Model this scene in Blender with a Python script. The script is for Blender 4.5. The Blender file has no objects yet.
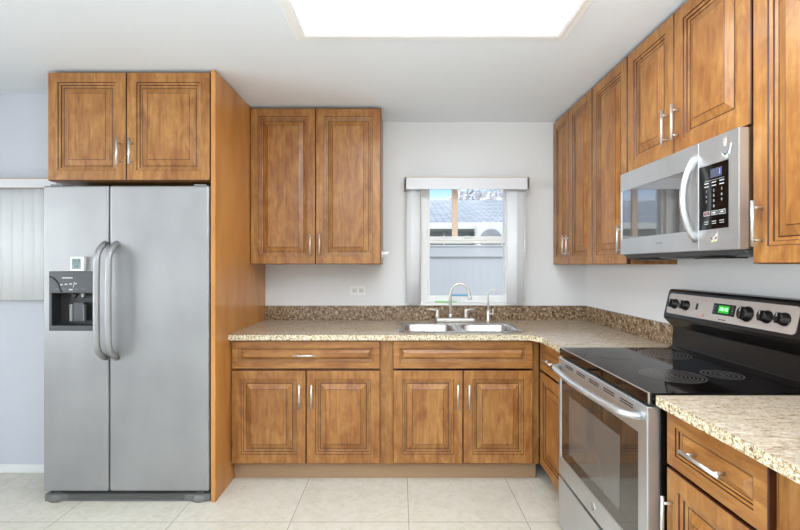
import bpy, math, random
from mathutils import Vector, Matrix
random.seed(7)
S = bpy.context.scene
COL = S.collection

# ------------------------------------------------------------------ camera
cam_d = bpy.data.cameras.new('camera')
cam_d.sensor_width = 36.0
cam_d.lens = 420.0 / 800.0 * 36.0
cam_d.clip_start = 0.05
cam = bpy.data.objects.new('camera', cam_d)
cam.location = (0, 0, 1.325)
cam.rotation_euler = (math.radians(90), 0, 0)
COL.objects.link(cam)
S.camera = cam

# ------------------------------------------------------------------ world, exposure
S.view_settings.view_transform = 'Standard'
S.view_settings.look = 'None'
S.view_settings.gamma = 1.0
S.view_settings.use_curve_mapping = False
S.view_settings.exposure = 0.0
W = bpy.data.worlds.new('world'); S.world = W
W.use_nodes = True
wn = W.node_tree.nodes; wl = W.node_tree.links
wn.clear()
w_out = wn.new('ShaderNodeOutputWorld'); w_bg = wn.new('ShaderNodeBackground')
w_tc = wn.new('ShaderNodeTexCoord'); w_sep = wn.new('ShaderNodeSeparateXYZ'); w_cr = wn.new('ShaderNodeValToRGB')
wl.new(w_tc.outputs['Generated'], w_sep.inputs[0]); wl.new(w_sep.outputs['Z'], w_cr.inputs[0])
e = w_cr.color_ramp.elements
e[0].position = 0.10; e[0].color = (1.0, 1.0, 1.0, 1)
e[1].position = 0.30; e[1].color = (0.80, 0.90, 1.0, 1)
m_ = w_cr.color_ramp.elements.new(0.175); m_.color = (0.34, 0.62, 1.0, 1)
wl.new(w_cr.outputs[0], w_bg.inputs['Color']); wl.new(w_bg.outputs[0], w_out.inputs[0])
w_bg.inputs['Strength'].default_value = 1.5

sun_d = bpy.data.lights.new('sun', 'SUN'); sun_d.energy = 1.6; sun_d.angle = math.radians(8); sun_d.color = (1, 0.97, 0.92)
sun = bpy.data.objects.new('sun', sun_d); COL.objects.link(sun)
sun.rotation_euler = (math.radians(38), math.radians(-20), 0)

def area(name, loc, rot, sx, sy, power, color=(1,1,1)):
    l = bpy.data.lights.new(name, 'AREA'); l.shape = 'RECTANGLE'; l.size = sx; l.size_y = sy; l.energy = power; l.color = color
    o = bpy.data.objects.new(name, l); COL.objects.link(o); o.location = loc; o.rotation_euler = rot; return o
# unseen fill lamps added: up at the ceiling, from the left, from the rear
area('ceiling_fill', (0.4, -0.4, 1.5), (math.radians(180), 0, 0), 1.4, 1.2, 94, (0.87, 0.94, 1.0))
fill_ = area('left_fill', (-4.5, 0.2, 1.45), (math.radians(90), 0, math.radians(-88)), 1.8, 1.7, 52, (0.90, 0.96, 1.0)); fill_.data.spread = math.radians(105)
area('rear_fill', (-1.4, -4.1, 1.25), (math.radians(90), 0, 0), 3.8, 2.0, 25, (0.87, 0.94, 1.0))
LAMP = 6.0          # strength of the ceiling light panels
D = 3.22            # back wall
WX = 1.43           # right wall
CZ = 2.42           # ceiling height

# ------------------------------------------------------------------ material helpers
def srgb(r, g, b):
    f = lambda c: (c/255/12.92) if c/255 <= 0.04045 else ((c/255+0.055)/1.055)**2.4
    return (f(r), f(g), f(b), 1)

def mat(name, color=(200,200,200), rough=0.5, metal=0.0, coat=0.0, emit=None, estr=0.0, trans=0.0, spec=None, alpha=None):
    m = bpy.data.materials.new(name); m.use_nodes = True
    b = m.node_tree.nodes['Principled BSDF']
    b.inputs['Base Color'].default_value = srgb(*color)
    b.inputs['Roughness'].default_value = rough
    b.inputs['Metallic'].default_value = metal
    b.inputs['Coat Weight'].default_value = coat
    b.inputs['Coat Roughness'].default_value = 0.12
    b.inputs['Transmission Weight'].default_value = trans
    if spec is not None: b.inputs['Specular IOR Level'].default_value = spec
    if emit:
        b.inputs['Emission Color'].default_value = srgb(*emit)
        b.inputs['Emission Strength'].default_value = estr
    return m

def nodes(m): return m.node_tree.nodes, m.node_tree.links, m.node_tree.nodes['Principled BSDF']

def coord(m, scale=(1,1,1), kind='Object', rnd=False):
    n, l, b = nodes(m)
    tc = n.new('ShaderNodeTexCoord'); mp = n.new('ShaderNodeMapping')
    mp.inputs['Scale'].default_value = scale
    l.new(tc.outputs[kind], mp.inputs['Vector'])
    if rnd:
        oi = n.new('ShaderNodeObjectInfo'); mu = n.new('ShaderNodeMath'); mu.operation = 'MULTIPLY'; mu.inputs[1].default_value = 37.0
        l.new(oi.outputs['Random'], mu.inputs[0])
        cx = n.new('ShaderNodeCombineXYZ')
        for k in range(3): l.new(mu.outputs[0], cx.inputs[k])
        l.new(cx.outputs[0], mp.inputs['Location'])
    return mp.outputs[0]

def noise(m, vec, scale, detail=3, rough=0.5, dist=0.0):
    n, l, b = nodes(m)
    t = n.new('ShaderNodeTexNoise'); t.inputs['Scale'].default_value = scale
    t.inputs['Detail'].default_value = detail; t.inputs['Roughness'].default_value = rough
    t.inputs['Distortion'].default_value = dist
    l.new(vec, t.inputs['Vector']); return t.outputs['Fac']

def ramp(m, fac, stops):
    n, l, b = nodes(m)
    r = n.new('ShaderNodeValToRGB'); cr = r.color_ramp
    cr.elements[0].position = stops[0][0]; cr.elements[0].color = srgb(*stops[0][1])
    cr.elements[1].position = stops[-1][0]; cr.elements[1].color = srgb(*stops[-1][1])
    for p, c in stops[1:-1]:
        x = cr.elements.new(p); x.color = srgb(*c)
    l.new(fac, r.inputs[0]); return r.outputs[0]

def mix(m, fac, a, b_, mode='MIX'):
    n, l, b = nodes(m)
    x = n.new('ShaderNodeMix'); x.data_type = 'RGBA'; x.blend_type = mode
    if isinstance(fac, (int, float)): x.inputs[0].default_value = fac
    else: l.new(fac, x.inputs[0])
    for k, v in ((6, a), (7, b_)):
        if isinstance(v, tuple): x.inputs[k].default_value = v
        else: l.new(v, x.inputs[k])
    return x.outputs[2]

def bump(m, fac, strength=0.1, dist=0.01):
    n, l, b = nodes(m)
    x = n.new('ShaderNodeBump'); x.inputs['Strength'].default_value = strength; x.inputs['Distance'].default_value = dist
    l.new(fac, x.inputs['Height']); l.new(x.outputs[0], b.inputs['Normal'])

def wood(name, horiz=False, tint=(1,1,1), glaze_shade=False):
    m = mat(name, rough=0.38, coat=0.12)
    n, l, b = nodes(m)
    sc = (2.0, 22, 22) if horiz else (22, 22, 2.0)
    v = coord(m, sc, rnd=True)
    g = noise(m, v, 2.6, 6, 0.62, 0.5)
    g2 = noise(m, coord(m, (4.2, 12, 12) if horiz else (12, 12, 4.2), rnd=True), 1.6, 5, 0.6, 0.9)
    gm = n.new('ShaderNodeMix'); gm.inputs[0].default_value = 0.55; l.new(g, gm.inputs[2]); l.new(g2, gm.inputs[3]); g = gm.outputs[0]
    base = ramp(m, g, [(0.28, (122,74,32)), (0.43, (152,101,50)), (0.55, (172,122,64)), (0.72, (196,149,88))])
    v2 = coord(m, (1,1,1) , rnd=True)
    bl = noise(m, v2, 5.0, 3, 0.5, 0.8)
    blr = ramp(m, bl, [(0.30, (214,184,158)), (0.58, (255,255,255))])
    c = mix(m, 0.55, base, blr, 'MULTIPLY')
    # board to board variation
    vs = coord(m, (1, 1, 13) if horiz else (13, 13, 1), rnd=True)
    n2 = n.new('ShaderNodeTexVoronoi'); n2.inputs['Scale'].default_value = 1.0
    sx = n.new('ShaderNodeSeparateXYZ'); l.new(vs, sx.inputs[0])
    cx = n.new('ShaderNodeCombineXYZ'); l.new(sx.outputs[2 if horiz else 0], cx.inputs[0])
    l.new(cx.outputs[0], n2.inputs['Vector'])
    bw = n.new('ShaderNodeRGBToBW'); l.new(n2.outputs['Color'], bw.inputs[0])
    bd = ramp(m, bw.outputs[0], [(0.1, (226,214,202)), (0.8, (255,255,255))])
    c = mix(m, 0.6, c, bd, 'MULTIPLY')
    if glaze_shade: c = mix(m, 1.0, c, srgb(104,64,46), 'MULTIPLY')
    c = mix(m, 1.0, c, (tint[0], tint[1], tint[2], 1), 'MULTIPLY')
    l.new(c, b.inputs['Base Color'])
    return m

def granite(name, stops, spots, scale=1.0, rough=0.12, streak=False):
    m = mat(name, rough=rough, spec=0.5)
    n, l, b = nodes(m)
    v = coord(m, (1,1,1))
    a = noise(m, v, 60*scale, 4, 0.7, 0.6)
    c = ramp(m, a, stops)
    a2 = noise(m, v, 130*scale, 2, 0.6)
    r2 = ramp(m, a2, spots)
    c = mix(m, 0.8, c, r2, 'MULTIPLY'); c0 = c
    if streak:
        vs = coord(m, (3, 26, 3))
        s = noise(m, vs, 2.2, 6, 0.7, 1.2)
        c2 = ramp(m, s, [(0.34, (134,118,100)), (0.48, (196,180,160)), (0.54, (178,168,156)), (0.64, (216,206,194))])
        c = mix(m, 0.66, c, c2); c = mix(m, 0.5, c, ramp(m, noise(m, coord(m, (40, 110, 40)), 1.6, 4, 0.7, 0.8), [(0.36, (150,138,124)), (0.52, (255,252,246))]), 'MULTIPLY')
    l.new(c, b.inputs['Base Color'])
    return m

def steel(name, color=(190,190,190), rough=0.3, axis=(3, 3, 160), amount=0.10, metal=1.0):
    m = mat(name, color, rough, metal)
    n, l, b = nodes(m)
    v = coord(m, axis)
    f = noise(m, v, 4, 3, 0.6)
    mr = n.new('ShaderNodeMapRange'); mr.inputs[3].default_value = rough-amount; mr.inputs[4].default_value = rough+amount
    l.new(f, mr.inputs[0]); l.new(mr.outputs[0], b.inputs['Roughness'])
    v2 = coord(m, (1.5,1.5,1.0)); f2 = noise(m, v2, 2.2, 3, 0.5)
    lo = tuple(int(c*0.92) for c in color)
    c = ramp(m, f2, [(0.3, lo), (0.7, color)])
    l.new(c, b.inputs['Base Color'])
    bump(m, f, 0.02, 0.002)
    return m

M = {}
M['wood'] = wood('honey_maple_vertical')
M['wood_h'] = wood('honey_maple_horizontal', True)
M['glaze_shade'] = wood('glaze_and_gap_shade', glaze_shade=True)  # groove glaze, also on door edges to paint in the dark gap shade
m = mat('end_panel_veneer', rough=0.32, coat=0.2); M['panel'] = m
n_, l_, b_ = nodes(m)
c_ = ramp(m, noise(m, coord(m, (5, 5, 1.2)), 1.4, 5, 0.6, 0.4), [(0.3, (176,116,56)), (0.5, (190,130,66)), (0.7, (202,144,78))])
l_.new(c_, b_.inputs['Base Color'])
M['inner'] = mat('cabinet_side', (120,72,44), 0.5)
M['kick'] = mat('toe_kick', (168,136,104), 0.4)
M['gap'] = mat('dark_gap', (40,24,16), 0.7)
M['granite'] = granite('granite_top', [(0.30,(60,48,40)), (0.42,(150,124,100)), (0.55,(205,188,162)), (0.72,(226,218,202))], [(0.30,(90,75,62)), (0.42,(255,250,240))], 1.0, 0.16, True)
M['granite_edge'] = granite('granite_edge', [(0.32,(84,66,50)), (0.44,(184,156,118)), (0.54,(228,220,196)), (0.72,(228,224,212))], [(0.32,(70,70,76)), (0.46,(255,255,250))], 1.5, 0.2)
M['granite_splash'] = granite('granite_splash', [(0.34,(56,40,30)), (0.45,(118,94,72)), (0.56,(160,138,112)), (0.72,(208,196,174))], [(0.32,(84,66,54)), (0.46,(255,250,240))], 0.85, 0.22)
M['steel'] = steel('brushed_steel', (206,208,209), 0.34, metal=0.8)
M['fridge'] = steel('fridge_steel', (170,170,171), 0.46, (2, 2, 220), 0.05, metal=0.75)
M['steel_side'] = mat('steel_brown_reflection', (150,120,92), 0.35, 0.8)  # brown reflection put into the base colour of the steel
M['chrome'] = mat('satin_nickel', (214,212,208), 0.34, 0.85)
M['nickel'] = mat('faucet_nickel', (222,220,215), 0.3, 0.8)
M['black_glass'] = mat('black_glass', (10,9,9), 0.04, spec=0.6)
M['mirror_glass'] = mat('door_glass', (28,28,29), 0.03, spec=1.0, coat=1.0); M['mirror_glass'].node_tree.nodes['Principled BSDF'].inputs['IOR'].default_value = 2.3
M['cook_glass'] = mat('ceramic_glass', (12,9,8), 0.06, spec=0.12)
M['oven_glass'] = mat('oven_glass', (40,38,36), 0.03, spec=1.0, coat=0.6)
M['black'] = mat('black_enamel', (22,18,17), 0.25)
M['dark'] = mat('dark_plastic', (74,76,80), 0.35)
M['grille'] = mat('grille_plastic', (104,104,102), 0.45)
M['darker'] = mat('recess_plastic', (44,44,46), 0.4)
M['grey'] = mat('grey_plastic', (128,130,132), 0.4)
M['lgrey'] = mat('light_print', (190,190,190), 0.5)
M['white'] = mat('white_plastic', (238,238,236), 0.4)
M['trim'] = mat('white_trim', (240,240,238), 0.4)
M['vane'] = mat('blind_vane', (244,245,247), 0.5)
M['valance'] = mat('blind_valance', (222,222,226), 0.5)
M['brass'] = mat('valance_edge', (190,160,110), 0.5)
M['bisque'] = mat('control_panel_metal', (178,166,158), 0.35, 0.1)
M['ring'] = mat('burner_print', (82,77,74), 0.3); M['disc'] = mat('burner_disc', (36,32,31), 0.16, spec=0.2)
M['red'] = mat('red_print', (200,50,40), 0.5)
M['pink'] = mat('red_key', (190,90,90), 0.5)
M['green_led'] = mat('green_display', (0,90,20), 0.4, emit=(10,200,40), estr=0.75)
M['led_digit'] = mat('display_digits', (180,255,190), 0.4, emit=(200,255,210), estr=1.3)
M['lcd'] = mat('lcd', (136,156,156), 0.3)
M['lcd_digit'] = mat('lcd_digit', (50,64,66), 0.5)
M['mw_lcd'] = mat('microwave_lcd', (78,80,100), 0.2)
M['digit'] = mat('lcd_blue', (130,150,240), 0.4, emit=(120,140,240), estr=0.5)
M['blue'] = mat('blue_strip', (90,180,225), 0.5)
M['green'] = mat('green_strip', (150,215,120), 0.5)
M['sblue'] = mat('sticker_blue', (60,90,150), 0.5)
M['sgreen'] = mat('sticker_green', (120,190,80), 0.5)
M['sdark'] = mat('sticker_dark', (40,48,50), 0.5)
M['sfawn'] = mat('sticker_fawn', (205,188,180), 0.6)
M['mullion'] = mat('tan_wood', (240,212,190), 0.6)
m = mat('paint', (226,226,226), 0.7); M['wall'] = m
n_, l_, b_ = nodes(m); f_ = noise(m, coord(m), 40, 4, 0.6); bump(m, f_, 0.04, 0.003)
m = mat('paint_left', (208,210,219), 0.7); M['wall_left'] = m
m = mat('ceiling_paint', (232,237,242), 0.85); M['ceil'] = m
n_, l_, b_ = nodes(m); f_ = noise(m, coord(m), 60, 4, 0.6); bump(m, f_, 0.05, 0.003)

# glass for windows: mostly clear with a faint reflection
def clear_glass(name):
    m = bpy.data.materials.new(name); m.use_nodes = True
    n = m.node_tree.nodes; l = m.node_tree.links; n.clear()
    o = n.new('ShaderNodeOutputMaterial'); mx = n.new('ShaderNodeMixShader'); t = n.new('ShaderNodeBsdfTransparent'); g = n.new('ShaderNodeBsdfGlossy')
    g.inputs['Roughness'].default_value = 0.02; fr = n.new('ShaderNodeFresnel'); fr.inputs[0].default_value = 1.3
    l.new(fr.outputs[0], mx.inputs[0]); l.new(t.outputs[0], mx.inputs[1]); l.new(g.outputs[0], mx.inputs[2]); l.new(mx.outputs[0], o.inputs[0])
    return m
M['glass'] = clear_glass('window_glass')

def vane_mat():
    m = M['vane']; n, l, b = nodes(m); o = n['Material Output']
    t = n.new('ShaderNodeBsdfTranslucent'); t.inputs[0].default_value = srgb(246,247,250); mx = n.new('ShaderNodeMixShader'); mx.inputs[0].default_value = 0.10
    l.new(b.outputs[0], mx.inputs[1]); l.new(t.outputs[0], mx.inputs[2]); l.new(mx.outputs[0], o.inputs['Surface'])
vane_mat()
# floor tiles
m = mat('ivory_tile', (225,220,206), 0.22, spec=0.4); M['floor'] = m
n_, l_, b_ = nodes(m)
v = coord(m)
bk = n_.new('ShaderNodeTexBrick'); bk.offset = 0.0; bk.squash = 1.0
bk.inputs['Scale'].default_value = 1.0
bk.inputs['Brick Width'].default_value = 0.609; bk.inputs['Row Height'].default_value = 0.609
bk.inputs['Mortar Size'].default_value = 0.0022; bk.inputs['Mortar Smooth'].default_value = 0.3
bk.inputs['Color1'].default_value = srgb(216,211,199); bk.inputs['Color2'].default_value = srgb(211,206,193)
bk.inputs['Mortar'].default_value = srgb(150,145,138)
mp = n_.new('ShaderNodeMapping'); mp.inputs['Location'].default_value = (-0.045+0.609*20, -2.165+0.609*20, 0)
l_.new(v, mp.inputs[0]); l_.new(mp.outputs[0], bk.inputs['Vector'])
nz = noise(m, coord(m, (1,1,1)), 3.2, 7, 0.65, 1.6)
nr = ramp(m, nz, [(0.38, (246,244,240)), (0.5, (255,255,255)), (0.56, (248,246,240)), (0.62,(255,255,255))])
nz2 = noise(m, coord(m, (1,1,1)), 28, 5, 0.6, 1.0)
nr2 = ramp(m, nz2, [(0.36, (242,240,234)), (0.5, (255,255,255))])
c = mix(m, 0.9, bk.outputs['Color'], nr, 'MULTIPLY'); c = mix(m, 0.7, c, nr2, 'MULTIPLY')
l_.new(c, b_.inputs['Base Color'])

# outdoors
m = mat('shingles', (150,155,165), 0.9); M['shingle'] = m
n_, l_, b_ = nodes(m)
bk = n_.new('ShaderNodeTexBrick'); bk.inputs['Scale'].default_value = 1
bk.inputs['Brick Width'].default_value = 0.34; bk.inputs['Row Height'].default_value = 0.17; bk.inputs['Mortar Size'].default_value = 0.012
bk.inputs['Color1'].default_value = srgb(168,176,188); bk.inputs['Color2'].default_value = srgb(196,202,212); bk.inputs['Mortar'].default_value = srgb(110,118,130)
l_.new(coord(m), bk.inputs['Vector'])
c = mix(m, 0.6, bk.outputs['Color'], ramp(m, noise(m, coord(m), 9, 5, 0.7), [(0.3,(190,190,196)),(0.7,(255,255,255))]), 'MULTIPLY')
l_.new(c, b_.inputs['Base Color'])
M['fence'] = mat('white_vinyl', (192,194,202), 0.5)
M['stucco'] = mat('stucco', (206,207,210), 0.9)
M['ac'] = mat('ac_case', (232,234,240), 0.5)
M['ac_dark'] = mat('ac_grille', (96,100,110), 0.6)
M['ext_window'] = mat('dark_pane', (120,124,130), 0.15)
M['grass'] = mat('ground', (150,160,130), 0.95)
m = mat('blossom', (225,222,228), 0.9); M['leaf'] = m
n_, l_, b_ = nodes(m)
l_.new(ramp(m, noise(m, coord(m), 3, 4), [(0.35,(176,176,178)),(0.6,(238,234,240))]), b_.inputs['Base Color'])
M['bark'] = mat('bark', (120,105,98), 0.9)
m = mat('light_diffuser', (255,255,255), 0.5, emit=(242,249,255), estr=LAMP*1.05); M['diffuser'] = m

# ------------------------------------------------------------------ mesh builder
class MB:
    def __init__(s): s.v = []; s.f = []; s.m = []; s.sm = []; s.mats = []
    def mi(s, mm):
        mm = M[mm] if isinstance(mm, str) else mm
        if mm not in s.mats: s.mats.append(mm)
        return s.mats.index(mm)
    def add(s, vs, fs, mm, smooth=False):
        k = len(s.v); i = s.mi(mm)
        s.v += [tuple(p) for p in vs]
        for f in fs: s.f.append([a+k for a in f]); s.m.append(i); s.sm.append(smooth)
        return s
    def box(s, x0, x1, y0, y1, z0, z1, mm):
        v = [(x0,y0,z0),(x1,y0,z0),(x1,y1,z0),(x0,y1,z0),(x0,y0,z1),(x1,y0,z1),(x1,y1,z1),(x0,y1,z1)]
        return s.add(v, [(3,2,1,0),(4,5,6,7),(0,1,5,4),(1,2,6,5),(2,3,7,6),(3,0,4,7)], mm)
    def tube(s, pts, r, mm, seg=12, cap=True, rs=None, sy=1.0):
        pts = [Vector(p) for p in pts]; vs = []; fs = []; up = None
        for i, p in enumerate(pts):
            if i == 0: t = pts[1]-p
            elif i == len(pts)-1: t = p-pts[i-1]
            else: t = (pts[i+1]-p).normalized() + (p-pts[i-1]).normalized()
            t.normalize()
            if up is None:
                a = Vector((0,0,1)) if abs(t.z) < 0.9 else Vector((1,0,0))
                up = (a - t*a.dot(t)).normalized()
            else: up = (up - t*up.dot(t)).normalized()
            sd = t.cross(up); rr = rs[i] if rs else r
            for k in range(seg):
                an = 2*math.pi*k/seg
                vs.append(p + up*math.cos(an)*rr + sd*math.sin(an)*rr*sy)
        for i in range(len(pts)-1):
            for k in range(seg):
                a = i*seg+k; b = i*seg+(k+1)%seg
                fs.append((a, b, b+seg, a+seg))
        if cap:
            fs.append(tuple(reversed(range(seg)))); fs.append(tuple(range((len(pts)-1)*seg, len(pts)*seg)))
        return s.add(vs, fs, mm, True)
    def cyl(s, p0, p1, r, mm, seg=24): return s.tube([p0, p1], r, mm, seg)
    def lathe(s, prof, c, mm, seg=24, axis='z'):
        vs = []; fs = []
        for (r, h) in prof:
            for k in range(seg):
                a = 2*math.pi*k/seg; x = r*math.cos(a); y = r*math.sin(a)
                vs.append((c[0]+x, c[1]+y, c[2]+h) if axis == 'z' else ((c[0]+x, c[1]+h, c[2]+y)))
        n = len(prof)
        for i in range(n-1):
            for k in range(seg):
                a = i*seg+k; b = i*seg+(k+1)%seg
                fs.append((a, b, b+seg, a+seg))
        fs.append(tuple(reversed(range(seg)))); fs.append(tuple(range((n-1)*seg, n*seg)))
        return s.add(vs, fs, mm, True)
    def plate_hole(s, x0, x1, z0, z1, y0, y1, hx0, hx1, hz0, hz1, mm):
        """slab in the xz plane, y0 front, y1 back, with a rectangular through hole"""
        xs = [x0, hx0, hx1, x1]; zs = [z0, hz0, hz1, z1]; vs = []
        for y in (y0, y1):
            for z in zs:
                for x in xs: vs.append((x, y, z))
        fs = []
        for j in range(3):
            for i in range(3):
                if i == 1 and j == 1: continue
                a = j*4+i; fs.append((a, a+1, a+5, a+4)); b = a+16; fs.append((b+4, b+5, b+1, b))
        for i in range(3):
            fs.append((i+1, i, i+16, i+17)); a = 12+i; fs.append((a, a+1, a+17, a+16))
            a = i*4; fs.append((a, a+4, a+20, a+16)); a = i*4+3; fs.append((a+4, a, a+16, a+20))
        fs += [(5,6,22,21),(10,9,25,26),(9,5,21,25),(6,10,26,22)]
        return s.add(vs, fs, mm)
    def prism(s, poly, a0, a1, mm, axis='y'):
        """polygon extruded along an axis; poly coords are the two other axes in xyz order"""
        n = len(poly); vs = []
        for a in (a0, a1):
            for p, q in poly:
                vs.append({'x':(a,p,q), 'y':(p,a,q), 'z':(p,q,a)}[axis])
        fs = [tuple(range(n)), tuple(reversed(range(n, 2*n)))]
        for i in range(n): j = (i+1) % n; fs.append((j, i, i+n, j+n))
        return s.add(vs, fs, mm)
    def build(s, name, parent=None, loc=None, rotz=0, bevel=0, seg=2, label=None, fix=True):
        me = bpy.data.meshes.new(name); me.from_pydata(s.v, [], s.f)
        for mm in s.mats: me.materials.append(mm)
        for i, p in enumerate(me.polygons): p.material_index = s.m[i]; p.use_smooth = s.sm[i]
        me.update()
        if fix:
            import bmesh
            bm = bmesh.new(); bm.from_mesh(me); bmesh.ops.recalc_face_normals(bm, faces=bm.faces); bm.to_mesh(me); bm.free()
        o = bpy.data.objects.new(name, me); COL.objects.link(o)
        if parent: o.parent = parent
        if loc: o.location = loc
        if rotz: o.rotation_euler = (0, 0, rotz)
        if bevel:
            b = o.modifiers.new('bevel', 'BEVEL'); b.width = bevel; b.segments = seg; b.limit_method = 'ANGLE'; b.angle_limit = math.radians(40)
            b.harden_normals = False
        if label: o['label'] = label
        return o

def thing(name, label, cat, loc=(0,0,0), rotz=0, group=None):
    o = bpy.data.objects.new(name, None); COL.objects.link(o); o.empty_display_size = 0.1
    o.location = loc; o.rotation_euler = (0, 0, rotz); o['label'] = label; o['category'] = cat
    if group: o['group'] = group
    return o
def tag(o, label, cat, group=None):
    o['label'] = label; o['category'] = cat
    if group: o['group'] = group
    return o
def struct(o, label=None):
    o['kind'] = 'structure'
    if label: o['label'] = label
    return o
def text(body, size, mm, parent, loc, rot=(math.radians(90), 0, 0), name='lettering', align='CENTER', sx=1.0):
    cu = bpy.data.curves.new(name, 'FONT'); cu.body = body; cu.size = size; cu.align_x = align; cu.align_y = 'CENTER'; cu.extrude = 0.0003
    t = bpy.data.objects.new(name+'_tmp', cu); COL.objects.link(t)
    dg = bpy.context.evaluated_depsgraph_get()
    me = bpy.data.meshes.new_from_object(t.evaluated_get(dg)); bpy.data.objects.remove(t)
    me.materials.clear(); me.materials.append(M[mm])
    o = bpy.data.objects.new(name, me); COL.objects.link(o); o.parent = parent; o.location = loc; o.rotation_euler = rot; o.scale = (sx, 1, 1)
    return o
R90 = -math.pi/2     # a thing on the right wall faces -X

# ------------------------------------------------------------------ room shell
b = MB(); b.box(-4.6, WX+0.1, -4.2, D+0.14, -0.08, 0, 'floor'); struct(b.build('floor'))
# ceiling with an opening for the light box
LX0, LX1, LY0, LY1 = -0.448, 0.746, 0.79, 1.982
b = MB()
xs = [-4.6, LX0, LX1, WX+0.1]; ys = [-4.2, LY0, LY1, D+0.14]
for i in range(3):
    for j in range(3):
        if not (i == 1 and j == 1): b.box(xs[i], xs[i+1], ys[j], ys[j+1], CZ, CZ+0.05, 'ceil')
struct(b.build('ceiling'))
# back wall with kitchen window opening
KX0, KX1, KZ0, KZ1 = 0.16, 0.885, 1.03, 1.975
b = MB(); b.plate_hole(-2.1, WX+0.1, 0, CZ, D, D+0.13, KX0, KX1, KZ0, KZ1, 'wall'); struct(b.build('wall_back'))
b = MB(); b.box(WX, WX+0.1, -4.2, D, 0, CZ, 'wall'); struct(b.build('wall_right'))
# left part of the room: wall nearer, with its own window
b = MB(); b.plate_hole(-4.6, -2.0, 0, CZ, 2.69, 2.82, -3.6, -2.34, 1.15, 1.82, 'wall_left'); b.box(-2.1, -2.0, 2.82, D, 0, CZ, 'wall_left'); struct(b.build('wall_left'))
b = MB(); b.box(-4.6, -2.0, 2.675, 2.69, 0, 0.052, 'trim'); struct(b.build('baseboard_left', bevel=0.003))
b = MB(); b.box(-4.7, -4.6, -4.2, 2.82, 0, CZ, 'wall_left'); struct(b.build('wall_far_left'))
b = MB(); b.plate_hole(-4.6, WX+0.1, 0, CZ, -4.3, -4.2, -3.4, 0.6, 0.02, 2.2, 'wall'); struct(b.build('wall_rear'))
# left window
w = MB(); w.plate_hole(-3.6, -2.34, 1.15, 1.82, 2.74, 2.80, -3.54, -2.40, 1.20, 1.77, 'trim'); w.box(-2.99, -2.95, 2.75, 2.79, 1.20, 1.77, 'trim')
wo = struct(w.build('window_2')); g = MB(); g.box(-3.54, -2.40, 2.765, 2.769, 1.20, 1.77, 'glass'); g.build('pane', wo)
# kitchen window: single-hung
FX0, FX1 = 0.232, 0.815
w = MB(); w.plate_hole(KX0, KX1, KZ0, KZ1, D+0.05, D+0.12, FX0, FX1, 1.085, 1.945, 'trim')
w.box(KX0, FX0-0.02, D+0.02, D+0.05, KZ0, KZ1, 'trim'); w.box(FX1+0.02, KX1, D+0.02, D+0.05, KZ0, KZ1, 'trim')
wo = struct(w.build('window_1', bevel=0.003))
w = MB(); w.box(FX0, FX1, D+0.045, D+0.085, 1.492, 1.548, 'trim'); w.box(FX0, FX1, D+0.04, D+0.05, 1.515, 1.522, 'trim'); w.box(0.50, 0.54, D+0.03, D+0.045, 1.535, 1.55, 'white')
w.build('meeting_rail', wo, bevel=0.003)
w = MB(); w.box(0.408, 0.452, D+0.06, D+0.085, 1.535, 1.945, 'mullion'); w.build('wooden_bar', wo, label='tan wooden bar in the upper sash', bevel=0.003)
g = MB(); g.box(FX0, FX1, D+0.088, D+0.092, 1.085, 1.945, 'glass'); g.build('pane', wo)
w = MB(); w.box(0.03, 0.95, D-0.035, D+0.045, 1.017, 1.034, 'trim'); w.build('window_sill', wo, bevel=0.003)
w = MB(); w.box(0.40, 0.53, D+0.040, D+0.048, 1.086, 1.096, 'blue'); w.build('blue_strip', wo, label='thin blue strip on the bottom rail')
w = MB(); w.box(0.27, 0.44, D+0.030, D+0.040, 1.036, 1.044, 'green'); w.build('green_strip', wo, label='thin pale green strip on the sill')

# ------------------------------------------------------------------ ceiling light
def ceiling_light(label, x0, x1, y0, y1, box=True):
    t = thing('ceiling_light', label, 'ceiling light', ((x0+x1)/2, (y0+y1)/2, CZ))
    cx, cy = (x0+x1)/2, (y0+y1)/2; hx, hy = (x1-x0)/2, (y1-y0)/2
    f = MB(); wd = 0.058
    # mitred frame profile: sloping from the inner lip out to the ceiling
    prof = [(-0.002, 0.03), (-0.002, -0.010), (0.012, -0.014), (0.03, -0.010), (0.048, -0.010), (wd, 0.0)]
    loops = []
    for (o_, h) in prof: loops.append([(-hx-o_, -hy-o_, h), (hx+o_, -hy-o_, h), (hx+o_, hy+o_, h), (-hx-o_, hy+o_, h)])
    vs = [p for lp in loops for p in lp]; fs = []
    for i in range(len(prof)-1):
        for k in range(4):
            a = i*4+k; c = i*4+(k+1) % 4; fs.append((a, c, c+4, a+4))
    f.add(vs, fs, 'trim'); f.build('frame', t, fix=False)
    d = MB(); d.box(-hx+0.001, hx-0.001, -hy+0.001, hy-0.001, 0.010 if box else -0.008, 0.03 if box else -0.002, 'diffuser'); d.build('diffuser', t)
    return t
ceiling_light('large square white glowing ceiling light panel above the kitchen floor', LX0, LX1, LY0, LY1)
ceiling_light('added fill light panel on the ceiling behind the viewer, out of view', -1.9, -0.7, -1.6, -0.4, False)  # unseen panel added behind the camera to light the fridge front

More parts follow.
